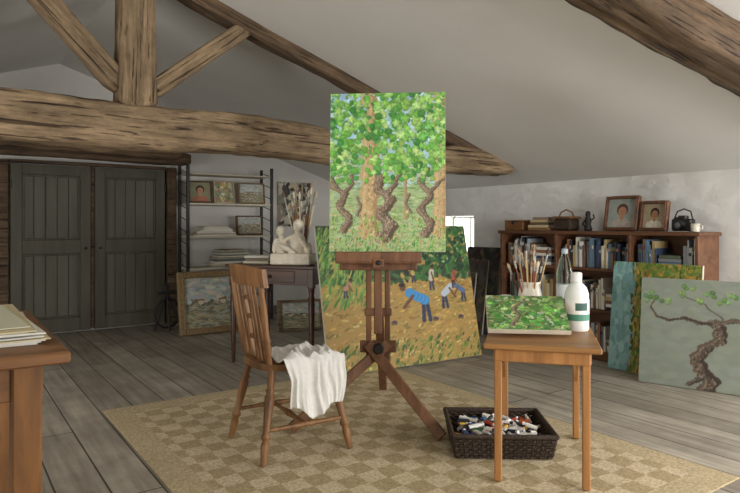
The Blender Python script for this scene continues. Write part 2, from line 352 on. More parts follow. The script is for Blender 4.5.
def img_field():
    im=canvasimg(300,250,'#a8894a')
    scatter(im,900,(0,.0,1,.65),['#b08c48','#c49e56','#8a7a3c','#a37a3c','#c2a866','#8a7438'],.016,.3,.2)
    scatter(im,1000,(0,.6,1,1.02),['#1f3f22','#2f5a2c','#16301c','#3f6a34','#4a7438','#2a4a34'],.026,.5)
    scatter(im,130,(0,.72,1,.95),['#6f9a58','#88a86c','#9aa060'],.010)
    scatter(im,300,(0,.45,.28,.95),['#5e8a3c','#7c9e4a','#3f6f2c','#a09a4c'],.03,.15,1.2)
    scatter(im,300,(0,0,1,.18),['#59702e','#7b8a3a','#3c5426','#9a8a40'],.016,.35,1.0)
    scatter(im,160,(0,0,1,.55),['#6b6a34','#d0b878','#7f8a44'],.009,.4,.8)
    def limb(x0,y0,x1,y1,r,c):
        cc=np.array(hx(c))
        for k in range(14):
            t=k/13; blob(im,x0+(x1-x0)*t,y0+(y1-y0)*t,r,r*.9,0,np.clip(cc*(1+.1*(k%3-1)),0,1))
    def fig(x,y,s,shirt,bend=0,leg='#2f3550'):
        for o in (-.010,.010): limb(x+o*s*1.3,y,x+o*s*.6,y+.085*s,.008*s,leg)
        hx_,hy_=x+bend*.075*s,y+(.17-.05*abs(bend))*s
        limb(x,y+.085*s,hx_*.85+x*.15,hy_-.01,.019*s,shirt)
        limb(hx_*.7+x*.3,hy_-.02*s,hx_+bend*.02*s,y+.06*s,.006*s,'#6a4630')
        blob(im,hx_+bend*.018*s,hy_+.018*s,.012*s,.013*s,0,hx('#6a4630')); blob(im,hx_+bend*.018*s,hy_+.03*s,.013*s,.007*s,0,hx('#2b1c14'))
    fig(.64,.30,1.7,'#3f8cc8',-.9); fig(.78,.38,1.2,'#b8c4d0',.7); fig(.70,.52,.9,'#c6c0b0',.2); fig(.86,.52,.8,'#a85444',.3); fig(.58,.58,.7,'#b9a25c',-.4); fig(.92,.42,.9,'#4f6f9a',-.7); fig(.14,.50,.7,'#b4806c',.6)
    for x in (.70,.42,.88): blob(im,x,.3,.022,.013,0,hx('#6a5430')); blob(im,x,.308,.018,.008,0,hx('#4b2f4a'))
    return soften(im)
def img_vinegrey():
    im=canvasimg(240,216,'#848c80')
    scatter(im,700,(0,0,1,1),['#899185','#80887c','#90968a','#868e7c'],.05,.5,0,.015,.4)
    br=['#5e5044','#362c25','#8a7b6a']
    trunk(im,[(.50,-.02),(.55,.10),(.47,.18),(.44,.28),(.50,.38),(.60,.46),(.60,.56),(.56,.62)],.060,.045,br,400)
    trunk(im,[(.56,.60),(.44,.60),(.34,.64),(.22,.60),(.12,.64)],.034,.015,br,260)
    trunk(im,[(.58,.60),(.70,.65),(.80,.62),(.92,.65),(1.02,.62)],.036,.022,br,260)
    trunk(im,[(.12,.64),(.08,.72),(.12,.82)],.009,.006,br); trunk(im,[(.62,.64),(.5,.76),(.34,.84)],.007,.004,br); trunk(im,[(.8,.64),(.9,.78),(1,.82)],.008,.005,br)
    trunk(im,[(.46,.1),(.38,.03)],.03,.02,br)
    for cx,cy in ((.12,.84),(.3,.87),(.42,.8),(.52,.88),(.2,.78),(.9,.8),(.7,.86),(.36,.93),(.07,.8),(.62,.82)):
        for _ in range(3): leaf(im,cx+rng.uniform(-.04,.04),cy+rng.uniform(-.03,.03),.020,jit(['#6a9050','#86a864','#5a8246'][rng.randint(3)],.04))
    return soften(im)
def img_blue():
    im=canvasimg(200,170,'#6d8a3c')
    scatter(im,500,(0,0,1,1),['#8a8f3c','#b0984a','#5f7c34','#9aa04c','#c0a050','#3f6030'],.03,.5)
    scatter(im,260,(0,0,.25,1),['#84b4b6','#94c2c8','#78aab0','#a0cacc'],.04,.8,1.5,.02)
    scatter(im,180,(.24,0,.42,1),['#8a6a3c','#4f6a2c','#a38c48','#3f5a24','#b09a58'],.02,.5,1.5)
    scatter(im,200,(.42,.5,1,1),['#c49a3c','#a8742c','#5c7f34','#7f9a48'],.02,.5)
    return im
def img_rand(pal,w_=80,h_=70,n=260,r=.06,base='#888070'):
    im=canvasimg(w_,h_,base); scatter(im,n,(0,0,1,1),pal,r,.5); return im
def img_portrait(bg='#7d8f96',skin='#b07f62',hair='#2c1e18',cl='#8f3f38'):
    im=canvasimg(90,110,bg); scatter(im,150,(0,0,1,1),[bg],.1,.6,None,.03,.6)
    blob(im,.5,.08,.36,.30,0,hx(cl)); scatter(im,60,(.2,0,.8,.25),[cl],.06,.5,None,.06,.7)
    blob(im,.5,.36,.07,.12,0,hx(skin)); blob(im,.5,.62,.2,.26,0,hx(hair)); blob(im,.5,.56,.145,.2,0,hx(skin))
    for x in (.44,.56): blob(im,x,.58,.02,.01,0,hx('#221815'))
    blob(im,.5,.53,.014,.03,0,hx('#8f6049')); blob(im,.5,.465,.035,.009,0,hx('#8a3f38')); return im
def img_landscape():
    im=canvasimg(140,100,'#a3a89c'); scatter(im,200,(0,.5,1,1),['#b9bdb8','#a9b4b4','#c7c2b0'],.07,.3,0)
    scatter(im,300,(0,0,1,.5),['#a39878','#83806a','#b0a688','#6f7258'],.05,.25,0,.03); scatter(im,50,(.1,.45,.95,.58),['#5f6850','#77705c','#8a8468'],.03,.5)
    for x in (.25,.6,.75): blob(im,x,.5,.05,.03,0,hx('#cfc4ac')); blob(im,x,.55,.055,.012,0,hx('#8f5f48'))
    return im
def picture(name,w_,h_,im,loc,rz,lean=0,thick=.02,fw=0,fmat=None,flat=None):
    b=B(name,[m_canv,m_att]+([fmat] if fmat else []))
    b.box((0,thick/2+.001,h_/2),(w_,thick,h_),bev=.002)
    hh,ww,_=im.shape
    xs=np.linspace(-w_/2+.001,w_/2-.001,ww); zs=np.linspace(.001,h_-.001,hh); X,Z=np.meshgrid(xs,zs)
    vs=np.stack([X.ravel(),np.full(X.size,-.0015),Z.ravel()],1)
    idx=np.arange(hh*ww).reshape(hh,ww); q=np.stack([idx[:-1,:-1],idx[:-1,1:],idx[1:,1:],idx[1:,:-1]],-1).reshape(-1,4)
    lin=np.where(im<=.04045,im/12.92,((im+.055)/1.055)**2.4).reshape(-1,3)
    if fw:
        for x in (-w_/2-fw/2,w_/2+fw/2): b.box((x,thick/2-.008,h_/2),(fw,thick+.03,h_+2*fw),mat=2,bev=.008)
        for z in (-fw/2,h_+fw/2): b.box((0,thick/2-.008,z),(w_,thick+.03,fw),mat=2,bev=.008)
        for x in (-w_/2-fw*.15,w_/2+fw*.15): b.box((x,-.02,h_/2),(fw*.3,.02,h_+fw*.5),mat=2,bev=.004)
        for z in (-fw*.15,h_+fw*.15): b.box((0,-.02,z),(w_,.02,fw*.3),mat=2,bev=.004)
    o0=len(b.v); allv=b.v+vs.tolist(); allf=b.f+(q+o0).tolist()
    me=D.meshes.new(name); me.from_pydata(allv,[],allf)
    for m in b.m: me.materials.append(m)
    me.polygons.foreach_set('material_index',b.mi+[1]*len(q))
    at=me.color_attributes.new('Col','FLOAT_COLOR','POINT'); ca=np.ones((len(allv),4)); ca[o0:,:3]=lin; at.data.foreach_set('color',ca.ravel())
    me.update(); o=D.objects.new(name,me); bpy.context.collection.objects.link(o)
    l=Vector(loc); l.z+=fw*math.cos(lean)+(thick+.01)*math.sin(abs(lean))
    o.location=l; o.rotation_euler=(-lean,0,rz); return o
rad=math.radians
picture('vineyard_painting',.625,.865,img_vines(),(.090,3.27,.955),rad(-5),rad(4),.02)
picture('field_workers_painting',1.44,1.10,img_field(),(.322,4.715,.011),rad(32),rad(12),.02)
picture('old_vine_painting',.82,.73,img_vinegrey(),(2.21,4.04,0),rad(-37),rad(8),.02)
picture('turquoise_painting',.68,.82,img_blue(),(2.03,4.44,0),rad(-55),rad(6),.02)

# ---------------- rug
m_rug,nt,bs=newmat('rug_sisal'); N=nt.nodes;L=nt.links
tc=N.new('ShaderNodeTexCoord'); ck=N.new('ShaderNodeTexChecker'); ck.inputs['Scale'].default_value=9.6
nz=N.new('ShaderNodeTexNoise'); nz.inputs['Scale'].default_value=14; L.new(tc.outputs['Object'],nz.inputs['Vector'])
va=N.new('ShaderNodeVectorMath'); va.operation='SCALE'; va.inputs['Scale'].default_value=.02; L.new(nz.outputs['Color'],va.inputs[0])
vb=N.new('ShaderNodeVectorMath'); vb.operation='ADD'; L.new(tc.outputs['Object'],vb.inputs[0]); L.new(va.outputs[0],vb.inputs[1]); L.new(vb.outputs[0],ck.inputs['Vector'])
ck.inputs['Color1'].default_value=H('#cbbc9d'); ck.inputs['Color2'].default_value=H('#ae9d79')
sx=N.new('ShaderNodeSeparateXYZ'); L.new(tc.outputs['Object'],sx.inputs[0])
def mt(op,a,bv):
    x=N.new('ShaderNodeMath'); x.operation=op
    for i,v in enumerate((a,bv)):
        if v is None: continue
        if isinstance(v,(int,float)): x.inputs[i].default_value=v
        else: L.new(v,x.inputs[i])
    return x.outputs[0]
RX,RY=1.03,1.30
ins=mt('MULTIPLY',mt('LESS_THAN',mt('ABSOLUTE',sx.outputs[0],None),RX-.14),mt('LESS_THAN',mt('ABSOLUTE',sx.outputs[1],None),RY-.14))
mx=N.new('ShaderNodeMix'); mx.data_type='RGBA'; L.new(ins,mx.inputs[0]); mx.inputs[6].default_value=H('#bbab89'); L.new(ck.outputs['Color'],mx.inputs[7])
fn=N.new('ShaderNodeTexNoise'); fn.inputs['Scale'].default_value=90; fn.inputs['Detail'].default_value=3; L.new(tc.outputs['Object'],fn.inputs['Vector'])
fr=N.new('ShaderNodeValToRGB'); fr.color_ramp.elements[0].color=(.68,.66,.63,1); fr.color_ramp.elements[1].color=(1.2,1.18,1.16,1); fr.color_ramp.elements[0].position=.3; fr.color_ramp.elements[1].position=.7; L.new(fn.outputs['Fac'],fr.inputs['Fac'])
m2=N.new('ShaderNodeMix'); m2.data_type='RGBA'; m2.blend_type='MULTIPLY'; m2.inputs[0].default_value=1; L.new(mx.outputs[2],m2.inputs[6]); L.new(fr.outputs['Color'],m2.inputs[7])
L.new(m2.outputs[2],bs.inputs['Base Color']); bs.inputs['Roughness'].default_value=.95
bp=N.new('ShaderNodeBump'); bp.inputs['Strength'].default_value=.6; bp.inputs['Distance'].default_value=.004; L.new(fn.outputs['Fac'],bp.inputs['Height']); L.new(bp.outputs['Normal'],bs.inputs['Normal'])
r=B('rug',[m_rug]); r.box((0,0,.0035),(2*RX,2*RY,.007),bev=.002); r.done(loc=(.015,3.123,0.0),rz=R35)
RZ=.008
# ---------------- easel
e=B('easel',[m_easel,m_dark])
ex=.045
for x in (-.052,.052): e.bar((ex+x,3.375,.34),(ex+x,3.40,1.25),.03,.032)
e.bar((ex,3.36,.5),(ex,3.42,1.74),.045,.022)
e.box((ex,3.30,.905),(.46,.115,.02)); e.box((ex,3.245,.93),(.46,.014,.055)); e.box((ex,3.325,.885),(.42,.03,.06))
e.box((ex,3.24,.9),(.06,.02,.05),mat=0); e.sph((ex,3.225,.9),(.014,.014,.014),mat=1)
e.bar((-.415,3.20,RZ+.022),(.10,3.36,.45),.055,.03,up=(0,1,0)); e.bar((.365,3.08,RZ+.022),(-.01,3.34,.45),.055,.03,up=(0,1,0))
e.bar((.087,4.02,.024),(.05,3.41,.62),.05,.028)
e.box((ex,3.375,.43),(.20,.05,.06)); e.box((ex,3.375,.62),(.15,.03,.04)); e.cyl((ex,3.30,.43),(ex,3.45,.43),.012,mat=1)
e.turned((ex,3.32,.43),(ex,3.285,.43),[(0,.012),(.2,.03),(.8,.03),(1,.02)],mat=1)
e.done()

# ---------------- spindle chair (local x = facing)
c=B('spindle_chair',[m_chair])
SH=.455
def seat(u,v,top=True):
    a=2*math.pi*u; ca,sa=math.cos(a),math.sin(a); q=(abs(ca)**3.2+abs(sa)**3.2)**(-1/3.2)
    x=ca*q*v*.205; y=sa*q*v*(.205+.018*ca)
    return x,y,0
c.grid(lambda u,v: (seat(u,v)[0],seat(u,v)[1],SH-.012+.014*min(1,v*1.05)**3-(.006 if v>.97 else 0)),40,10)
c.grid(lambda u,v: (seat(u,1)[0]*(1+.012*math.sin(v*3.14)),seat(u,1)[1]*(1+.012*math.sin(v*3.14)),SH-.004-.032*v),40,4)
c.grid(lambda u,v: (seat(u,1-v)[0],seat(u,1-v)[1],SH-.036),40,3)
legp=[(0,.013),(.06,.015),(.2,.02),(.26,.014),(.28,.022),(.31,.022),(.33,.015),(.6,.022),(.72,.024),(.74,.016),(.77,.024),(.8,.016),(.9,.018),(1,.016)]
F={}
for sx_ in (-1,1):
    for sy in (-1,1):
        p1=Vector((sx_*.15,sy*.15,SH-.03)); p0=Vector((sx_*.225,sy*.225,RZ+.003)); c.turned(p0,p1,legp); F[(sx_,sy)]=(p0,p1)
sp=[(0,.009),(.3,.011),(.45,.016),(.48,.013),(.5,.018),(.52,.013),(.55,.016),(.7,.011),(1,.009)]
for sy in (-1,1):
    c.turned(F[(-1,sy)][0].lerp(F[(-1,sy)][1],.36),F[(1,sy)][0].lerp(F[(1,sy)][1],.36),sp)
m0=(F[(-1,-1)][0].lerp(F[(-1,-1)][1],.36)+F[(1,-1)][0].lerp(F[(1,-1)][1],.36))/2; m1=m0.copy(); m1.y=-m0.y; c.turned(m0,m1,sp)
BH=.90
def backx(z): return -.17-.065*((z-SH)/(BH-SH))
pp=[(0,.015),(.1,.013),(.2,.02),(.25,.013),(.28,.019),(.32,.014),(.6,.017),(.8,.014),(1,.012)]
for sy in (-1,1): c.turned((-.17,sy*.165,SH),(backx(.84),sy*.195,.84),pp)
for y in (-.115,-.07,.07,.115): c.turned((-.172,y,SH),(backx(.83)-.012,y*1.12,.84),[(0,.007),(.35,.011),(.5,.008),(1,.007)],seg=8)
for y,w_ in ((-.03,.014),(.03,.014)): 
    pts=[(0,y*.7),(0,y*1.2),(0,y*1.0),(0,y*1.35),(0,y*1.0)]
    for i in range(4):
        z0=SH+i*(.84-SH)/4; z1=SH+(i+1)*(.84-SH)/4
        c.bar((backx(z0),pts[i][1],z0),(backx(z1),pts[i+1][1],z1),w_+.006,.010)
for z in (.56,.66,.75): c.box((backx(z),0,z),(.01,.06,.022),bev=.003)
def crest(u,v,s):
    y=(u-.5)*.46; z=.815+.085*v+ (.012*math.cos((u-.5)*math.pi) if v>.5 else 0); x=backx(z)-.03*math.cos((u-.5)*math.pi)+s*.011+.012
    return (x,y,z)
c.grid(lambda u,v: crest(u,v,1),20,4); c.grid(lambda u,v: crest(1-u,v,-1),20,4)
c.grid(lambda u,v: crest(u,1,1-2*v),20,1); c.grid(lambda u,v: crest(u,0,-1+2*v),20,1)
c.grid(lambda u,v: crest(0,u,-1+2*v),4,1); c.grid(lambda u,v: crest(1,u,1-2*v),4,1)
CL=(-.405,3.06,0); CR=rad(31)
c.done(loc=CL,rz=CR)
cl=B('white_cloth',[m_cloth])
def ridge(p): return 1-abs(noise.noise(p))*2.4
def clothf(u,v):
    x=-.13+.32*u; s_=v*.47
    top=.27; cre=ridge(Vector((u*4.5,v*2.2,1.7))); cre2=ridge(Vector((u*9,v*5,5.1)))
    if s_<top: 
        y=.055-s_+.02*math.sin(u*7); y=max(y,-.215); e_=min(1,u*6,(1-u)*6,v*9)
        z=SH+.014+e_*(.022*max(0,cre)+.012*max(0,cre2)+.016*math.sin(u*7+v*5)**2); x+= .015*math.sin(v*9)
    else:
        t_=s_-top; y=-.226-.012*math.sin(min(t_/.03,1)*1.57)-.03*t_; z=SH+.022-t_
        g=min(1,t_/.08); fold=ridge(Vector((u*6.5,t_*1.5,3.3)))*.9+ridge(Vector((u*13,t_*4,8.3)))*.35
        z+= (1-g)*.018*max(0,cre)
        y-= .026*g*(max(-.3,fold)+.45); x=x+ (x-.03)*(-.2*t_/.2)+.010*math.sin(t_*22+u*5)*g
        z+= (-.055*math.sin(u*3.14)+.020*math.sin(u*11)+.03*(u-.5))*t_/.2
    return (x,y,z)
cl.grid(lambda u,v: clothf(u,v),110,110); o=cl.done(loc=CL,rz=CR)
md=o.modifiers.new('Solid','SOLIDIFY'); md.thickness=.003; md.offset=1
# ---------------- desk
d=B('writing_desk',[m_desk,m_dark]); DL,DW=.76,.62
d.box((DL/2,DW/2,.775),(DL+.03,DW+.04,.025),bev=.006)
d.box((DL/2,.03,.70),(DL-.06,.02,.125)); d.box((DL/2,DW-.03,.70),(DL-.06,.02,.125))
for x in (.03,DL-.03): d.box((x,DW/2,.70),(.02,DW-.06,.125))
d.box((DL/2,.018,.70),(DL*.55,.012,.09)); d.sph((DL/2,.0,.70),(.014,.014,.014),mat=1)
for x in (.035,DL-.035):
    for y in (.035,DW-.035):
        d.box((x,y,.69),(.05,.05,.15)); d.turned((x,y,0),(x,y,.62),[(0,.012),(.1,.016),(.8,.026),(.83,.02),(.86,.028),(.9,.02),(1,.026)],sq=1)
DR=rad(-20); DP=Vector((-1.14,4.88,0)); d.done(loc=DP,rz=DR)
def onD(x,y,z=.788): 
    v=Matrix.Rotation(DR,3,'Z')@Vector((x,y,0))+DP; v.z=z; return v
s=B('plaster_sculpture',[m_white])
s.box((0,0,.045),(.32,.19,.088),bev=.008); 
s.sph((-.09,0,.14),(.05,.055,.085)); s.sph((-.10,-.01,.262),(.036,.038,.045)); s.sph((-.095,0,.21),(.022,.024,.03)); s.sph((.04,0,.16),(.065,.06,.10)); s.sph((.04,0,.25),(.026,.028,.03)); s.sph((.045,-.01,.305),(.043,.044,.054)); s.sph((.125,0,.12),(.03,.045,.055))
s.sph((-.03,-.06,.125),(.09,.028,.022),rot=(0,.45,0)); s.sph((.095,-.04,.17),(.055,.024,.02),rot=(0,.9,0)); s.sph((.045,-.053,.302),(.009,.012,.014)); s.sph((-.10,-.048,.26),(.007,.01,.012)); s.sph((-.02,-.02,.21),(.06,.022,.018),rot=(0,-.4,0)); s.sph((-.14,-.03,.15),(.02,.022,.06),rot=(0,.2,0))
o=s.done(loc=onD(.52,.13,.7895),rz=rad(-10)); rm=o.modifiers.new('Remesh','REMESH'); rm.mode='VOXEL'; rm.voxel_size=.004; rm.use_smooth_shade=True
sm=o.modifiers.new('Smooth','SMOOTH'); sm.iterations=3
def brush(b,p0,p1,r,colh,cols,size=1):
    p0=Vector(p0);p1=Vector(p1); a=p0.lerp(p1,.78); c_=p0.lerp(p1,.9)
    b.turned(p0,a,[(0,r*.5),(.5,r),(1,r*.9)],mat=1,col=colh,seg=8); b.turned(a,c_,[(0,r*1.1),(1,r*1.5)],mat=1,col=L3('#a8a49a'),seg=8); b.turned(c_,p1,[(0,r*1.6),(.5,r*2.1),(1,r*.6)],mat=1,col=cols,seg=8,sq=.6)
j=B('jar_of_long_brushes',[m_cream,m_paper]); j.lathe((0,0,0),[(0,0),(.05,0),(.06,.05),(.055,.12),(.048,.16),(.052,.17),(.046,.165),(.04,.03),(0,.03)])
for k in range(20):
    a=k*2.4; l_=random.uniform(.46,.70); sp_=random.uniform(.05,.15)
    brush(j,(.02*math.cos(a),.02*math.sin(a),.04),(.02*math.cos(a)+sp_*math.cos(a),.02*math.sin(a)+sp_*.6*math.sin(a),l_),.005,L3(random.choice(['#c2a26a','#8a5a30','#d8cdb0','#5f3420'])),L3(random.choice(['#d9cdb4','#6a5a48','#a89070'])))
j.done(loc=onD(.45,.42),rz=0)
bk=B('sketchbooks',[m_paper])
for i,(cc,dx) in enumerate((('#c9c0a8',0),('#7a6a58',.01),('#d8d4c8',-.01))): bk.box((dx,0,.011+i*.022),(.22-.01*i,.16,.02),rot=(0,0,.1*i),col=L3(cc),bev=.002)
bk.done(loc=onD(.18,.2),rz=rad(-15))

# ---------------- side table
T=B('folding_side_table',[m_sidet,m_side]); TW,TD,TH=.475,.72,.60
T.box((0,0,TH-.012),(TW,TD,.024),bev=.006)
for x in (-1,1): T.box((x*(TW/2-.05),0,TH-.05),(.022,TD-.08,.055),mat=1)
for y in (-1,1): T.box((0,y*(TD/2-.035),TH-.05),(TW-.09,.022,.055),mat=1)
for x in (-1,1):
    for y in (-1,1):
        T.bar((x*(TW/2-.06)+.0,y*(TD/2-.045),RZ+.003),(x*(TW/2-.06),y*(TD/2-.045),TH-.03),.032,.026,mat=1)
    T.bar((x*(TW/2-.06),TD/2-.05,.30),(x*(TW/2-.06),0.03,TH-.06),.014,.006,mat=1)
TP=Vector((.80,2.865,0)); TR=rad(-15); T.done(loc=TP,rz=TR)
def onT(x,y,z=.601):
    v=Matrix.Rotation(TR,3,'Z')@Vector((x,y,0))+TP; v.z=z; return v
pal_im=img_rand(['#6a9450','#4a7440','#84a858','#98b870','#3c5e38','#b8c088','#8a7a54','#a8b89c'],140,105,420,.035,'#5a8448')
for _ in range(40): leaf(pal_im,rng.uniform(0,1),rng.uniform(0,.75),.04,jit(GREEN[rng.randint(9)],.04))
trunk(pal_im,[(.3,.1),(.4,.4),(.35,.6),(.5,.9)],.03,.02,['#7c6a58','#4e4034','#a8988a'],80)
picture('palette_painting',.36,.27,pal_im,onT(-.05,-.18,.607),rad(-8),rad(63),.022)
pb=B('paint_box',[m_bench]); pb.box((0,0,.03),(.22,.07,.06)); pb.box((0,0,.063),(.225,.075,.008)); pb.done(loc=onT(-.06,.03),rz=rad(-8))
j=B('brush_pot',[m_cream,m_paper]); j.lathe((0,0,0),[(0,0),(.045,0),(.06,.03),(.066,.09),(.056,.16),(.046,.195),(.054,.21),(.05,.212),(.042,.195),(.05,.1),(.05,.03),(0,.02)])
for k in range(24):
    a=k*2.4; l_=random.uniform(.30,.41); sp_=random.uniform(.02,.13)
    brush(j,(.015*math.cos(a),.015*math.sin(a),.04),(sp_*math.cos(a),sp_*math.sin(a),l_),.0042,L3(random.choice(['#b98a4c','#5f2f1c','#2a2420','#c9b080','#8a3f28'])),L3(random.choice(['#8a6a48','#3a2c22','#c4b090','#6a4a34'])))
j.done(loc=onT(-.05,.23,.602))
j=B('solvent_bottle',[m_paper,m_paper]); 
j.lathe((0,0,0),[(0,0),(.05,0),(.056,.008),(.056,.06),(.055,.175),(.045,.205),(.022,.228),(.02,.235)],mat=0,col=L3('#e6e8e4'))
def lab(u,v): 
    a=-math.pi*.92+u*math.pi*.95; return (.0574*math.cos(a),.0574*math.sin(a),.05+.10*v)
j.grid(lab,16,2,col=L3('#ecece6')); j.grid(lambda u,v:(lab(u,0)[0]*1.006,lab(u,0)[1]*1.006,.052+.03*v),16,1,col=L3('#4f8a74')); j.grid(lambda u,v:(lab(.3+.35*u,0)[0]*1.008,lab(.3+.35*u,0)[1]*1.008,.10+.035*v),10,1,col=L3('#3a5a50'))
j.lathe((0,0,0),[(.024,.232),(.025,.27),(.02,.275),(0,.276)],col=L3('#ecece8'))
j.done(loc=onT(.165,.075),rz=0)
j=B('plastic_bottle',[m_clear,m_paper]); j.lathe((0,0,0),[(0,0),(.036,.0),(.04,.01),(.038,.06),(.041,.12),(.038,.18),(.041,.25),(.03,.31),(.014,.345),(.014,.36)])
j.lathe((0,0,0),[(.0415,.13),(.0415,.2)],mat=1,col=L3('#c4cccc')); j.lathe((0,0,0),[(.016,.355),(.016,.378),(0,.38)],mat=1,col=L3('#a8b6c0')); j.done(loc=onT(.12,.28))
j=B('small_jar',[m_paper]); j.lathe((0,0,0),[(0,0),(.026,0),(.028,.11),(.024,.12)],col=L3('#9a948a')); j.lathe((0,0,0),[(.027,.118),(.028,.138),(0,.14)],col=L3('#e4e2da')); 
j.done(loc=onT(-.17,.25))

# ---------------- wicker basket
k=B('wicker_basket',[m_wick]); BW,BD,BHt=.48,.42,.105
k.box((0,0,.008),(BW*.88,BD*.88,.014))
nrow=8
for i in range(nrow):
    z=.01+i*BHt/nrow; sc=.92+.08*i/nrow; hw=BW/2*sc; hd=BD/2*sc; seg=22
    ring=[]
    for (x0,y0,x1,y1) in ((-hw,-hd,hw,-hd),(hw,-hd,hw,hd),(hw,hd,-hw,hd),(-hw,hd,-hw,-hd)):
        for q in range(seg):
            t_=q/seg; off=.004*(1 if (q+i)%2 else -1); nx,ny=(y1-y0),-(x1-x0); ln=math.hypot(nx,ny)
            ring.append((x0+(x1-x0)*t_+nx/ln*off,y0+(y1-y0)*t_+ny/ln*off,z))
    ring.append(ring[0]); k.tube(ring,.0075,seg=5)
hw,hd=BW/2,BD/2
ring=[(-hw,-hd,BHt+.005),(hw,-hd,BHt+.005),(hw,hd,BHt+.005),(-hw,hd,BHt+.005),(-hw,-hd,BHt+.005)]; k.tube(ring,.012)
for i in range(12):
    t_=-1+2*i/11
    for s_ in (-1,1): k.cyl((t_*hw*.9,s_*hd*.93,.01),(t_*hw*.98,s_*hd,BHt),.005,seg=5); k.cyl((s_*hw*.93,t_*hd*.9,.01),(s_*hw,t_*hd*.98,BHt),.005,seg=5)
BP=Vector((.632,3.04,RZ)); k.done(loc=BP,rz=rad(-2))
p=B('paint_tubes',[m_paper])
cols=['#e8e6e0','#f0eee6','#2a2c30','#d9d4c8','#2f4f8a','#a83a2c','#d2a83c','#3f6a44','#c8c4bc','#1f1f22','#f2f0ec','#e2e2e2','#c8683a','#dcdcd8','#4f7fb0']
for i in range(170):
    x=random.uniform(-.185,.185); y=random.uniform(-.155,.155); z=.045+random.uniform(0,.06); a=random.uniform(0,6.28); l_=random.uniform(.05,.085); r_=random.uniform(.009,.016)
    dx,dy=math.cos(a),math.sin(a); tz=random.uniform(-.015,.02); cc=L3(random.choice(cols))
    p.turned((x-dx*l_/2,y-dy*l_/2,z),(x+dx*l_/2,y+dy*l_/2,z+tz),[(0,r_*1.3),(.1,r_*1.1),(.85,r_),(1,r_*.5)],col=cc,seg=8,sq=.65)
    e0=Vector((x+dx*l_/2,y+dy*l_/2,z+tz)); p.cyl(e0,e0+Vector((dx*.012,dy*.012,.002)),r_*.55,col=L3(random.choice(['#1c1c1e','#e8e6e0'])),seg=8)
p.box((0,0,.024),(.38,.32,.01),col=L3('#2a2622'))
p.done(loc=BP,rz=rad(-2))

# ---------------- bookcase (room frame)
k=B('bookcase',[m_shelf]); x0,x1=4.36,4.66; ys=[2.21,2.73,3.42,4.05]; HT=1.035
for y in ys: k.box(((x0+x1)/2,y,HT/2),(x1-x0,.025,HT),bev=.003)
for z in (.06,.40,.735): k.box(((x0+x1)/2,3.13,z),(x1-x0-.01,1.82,.022),bev=.003)
k.box(((x0+x1)/2-.005,3.13,HT),(x1-x0+.02,1.90,.028),bev=.004); k.box((x1-.006,3.13,HT/2),(.01,1.82,HT-.02),bev=0); k.box((x0+.02,3.13,.025),(.02,1.8,.05)); k.done(rz=R35)
bb=B('books',[m_paper]); pal=['#d8d2c0','#a89c8c','#3f4f6a','#7a4a40','#e4dfd2','#5f6a58','#c0aa7a','#2a2a30','#aab4ba','#7a5f4c','#ecebe6','#66829a','#9a6a50','#8b8f92','#e8e4da','#c9c6bc','#4a4a4c']
for (ya,yb) in ((2.235,2.71),(2.755,3.40),(3.445,4.02)):
    for z in (.072,.412,.747):
        y=ya
        while y<yb-.05:
            th=random.uniform(.010,.032); h_=random.uniform(.16,.255); dp=random.uniform(.17,.22)
            if random.random()<.05: y+=.03; continue
            if random.random()<.04 and y<yb-.22:
                for q in range(random.randint(3,6)): bb.box((x0+.13,y+.1,z+.013+q*.026),(.2,random.uniform(.15,.19),.024),col=L3(random.choice(pal)),bev=.0015)
                y+=.2; continue
            bb.box((x0+.03+dp/2+random.uniform(0,.02),y+th/2,z+h_/2),(dp,th-.001,h_),col=L3(random.choice(pal)),bev=.0015)
            if random.random()<.5: bb.box((x0+.03,y+th/2,z+h_*.75),(.004,th*.8,h_*.12),col=L3(random.choice(pal)),bev=0)
            y+=th
bb.done(rz=R35)
ZT=1.05
def shelf_item(bld,b,a,z=ZT): return bld.done(loc=W(b,a,z),rz=R35)
q=B('wooden_box',[m_bench,m_dark]); q.box((0,0,.04),(.2,.22,.08)); q.box((0,0,.088),(.205,.225,.014)); q.box((-.105,0,.07),(.008,.03,.03),mat=1); shelf_item(q,4.5,3.93)
q=B('book_stack',[m_paper])
for i,cc in enumerate(('#8a6a44','#c4b08a','#5a4a38','#b09a74','#7a6a58')): q.box((0,.01*(i%2),.014+i*.024),(.17,.22-.02*i,.023),rot=(0,0,.08*i),col=L3(cc),bev=.002)
shelf_item(q,4.5,3.66)
q=B('picnic_basket',[m_wick,m_bench]); q.box((0,0,.055),(.14,.19,.11),bev=.02); q.box((0,0,.115),(.15,.20,.02),bev=.006,mat=1)
q.tube([(0,-.08,.11),(0,-.06,.16),(0,0,.185),(0,.06,.16),(0,.08,.11)],.006,mat=1); shelf_item(q,4.5,3.41)
q=B('ceramic_figurine',[m_dark]); q.lathe((0,0,0),[(0,0),(.03,0),(.035,.02),(.022,.05),(.03,.09),(.018,.12),(.022,.14),(.015,.165),(0,.17)]); q.tube([(0,-.03,.09),(0,-.06,.11),(0,-.05,.14)],.006); q.tube([(0,.03,.09),(0,.055,.06),(0,.035,.04)],.006); shelf_item(q,4.5,3.19)
RB=rad(-55)
picture('portrait_picture',.25,.235,img_portrait('#9fa8a4','#b88a6c','#5a4434','#b8b0a8'),W(4.46,2.86,ZT),RB,rad(10),.012,.024,m_shelf)
picture('portrait_picture',.18,.19,img_portrait('#a89a80','#a87a58','#1c1614','#d8d2c4'),W(4.46,2.585,ZT),RB,rad(10),.012,.022,m_shelf)
q=B('vintage_camera',[m_dark,m_paper]); q.box((0,0,.05),(.07,.15,.09),bev=.01); q.box((0,0,.105),(.05,.06,.03),bev=.006)
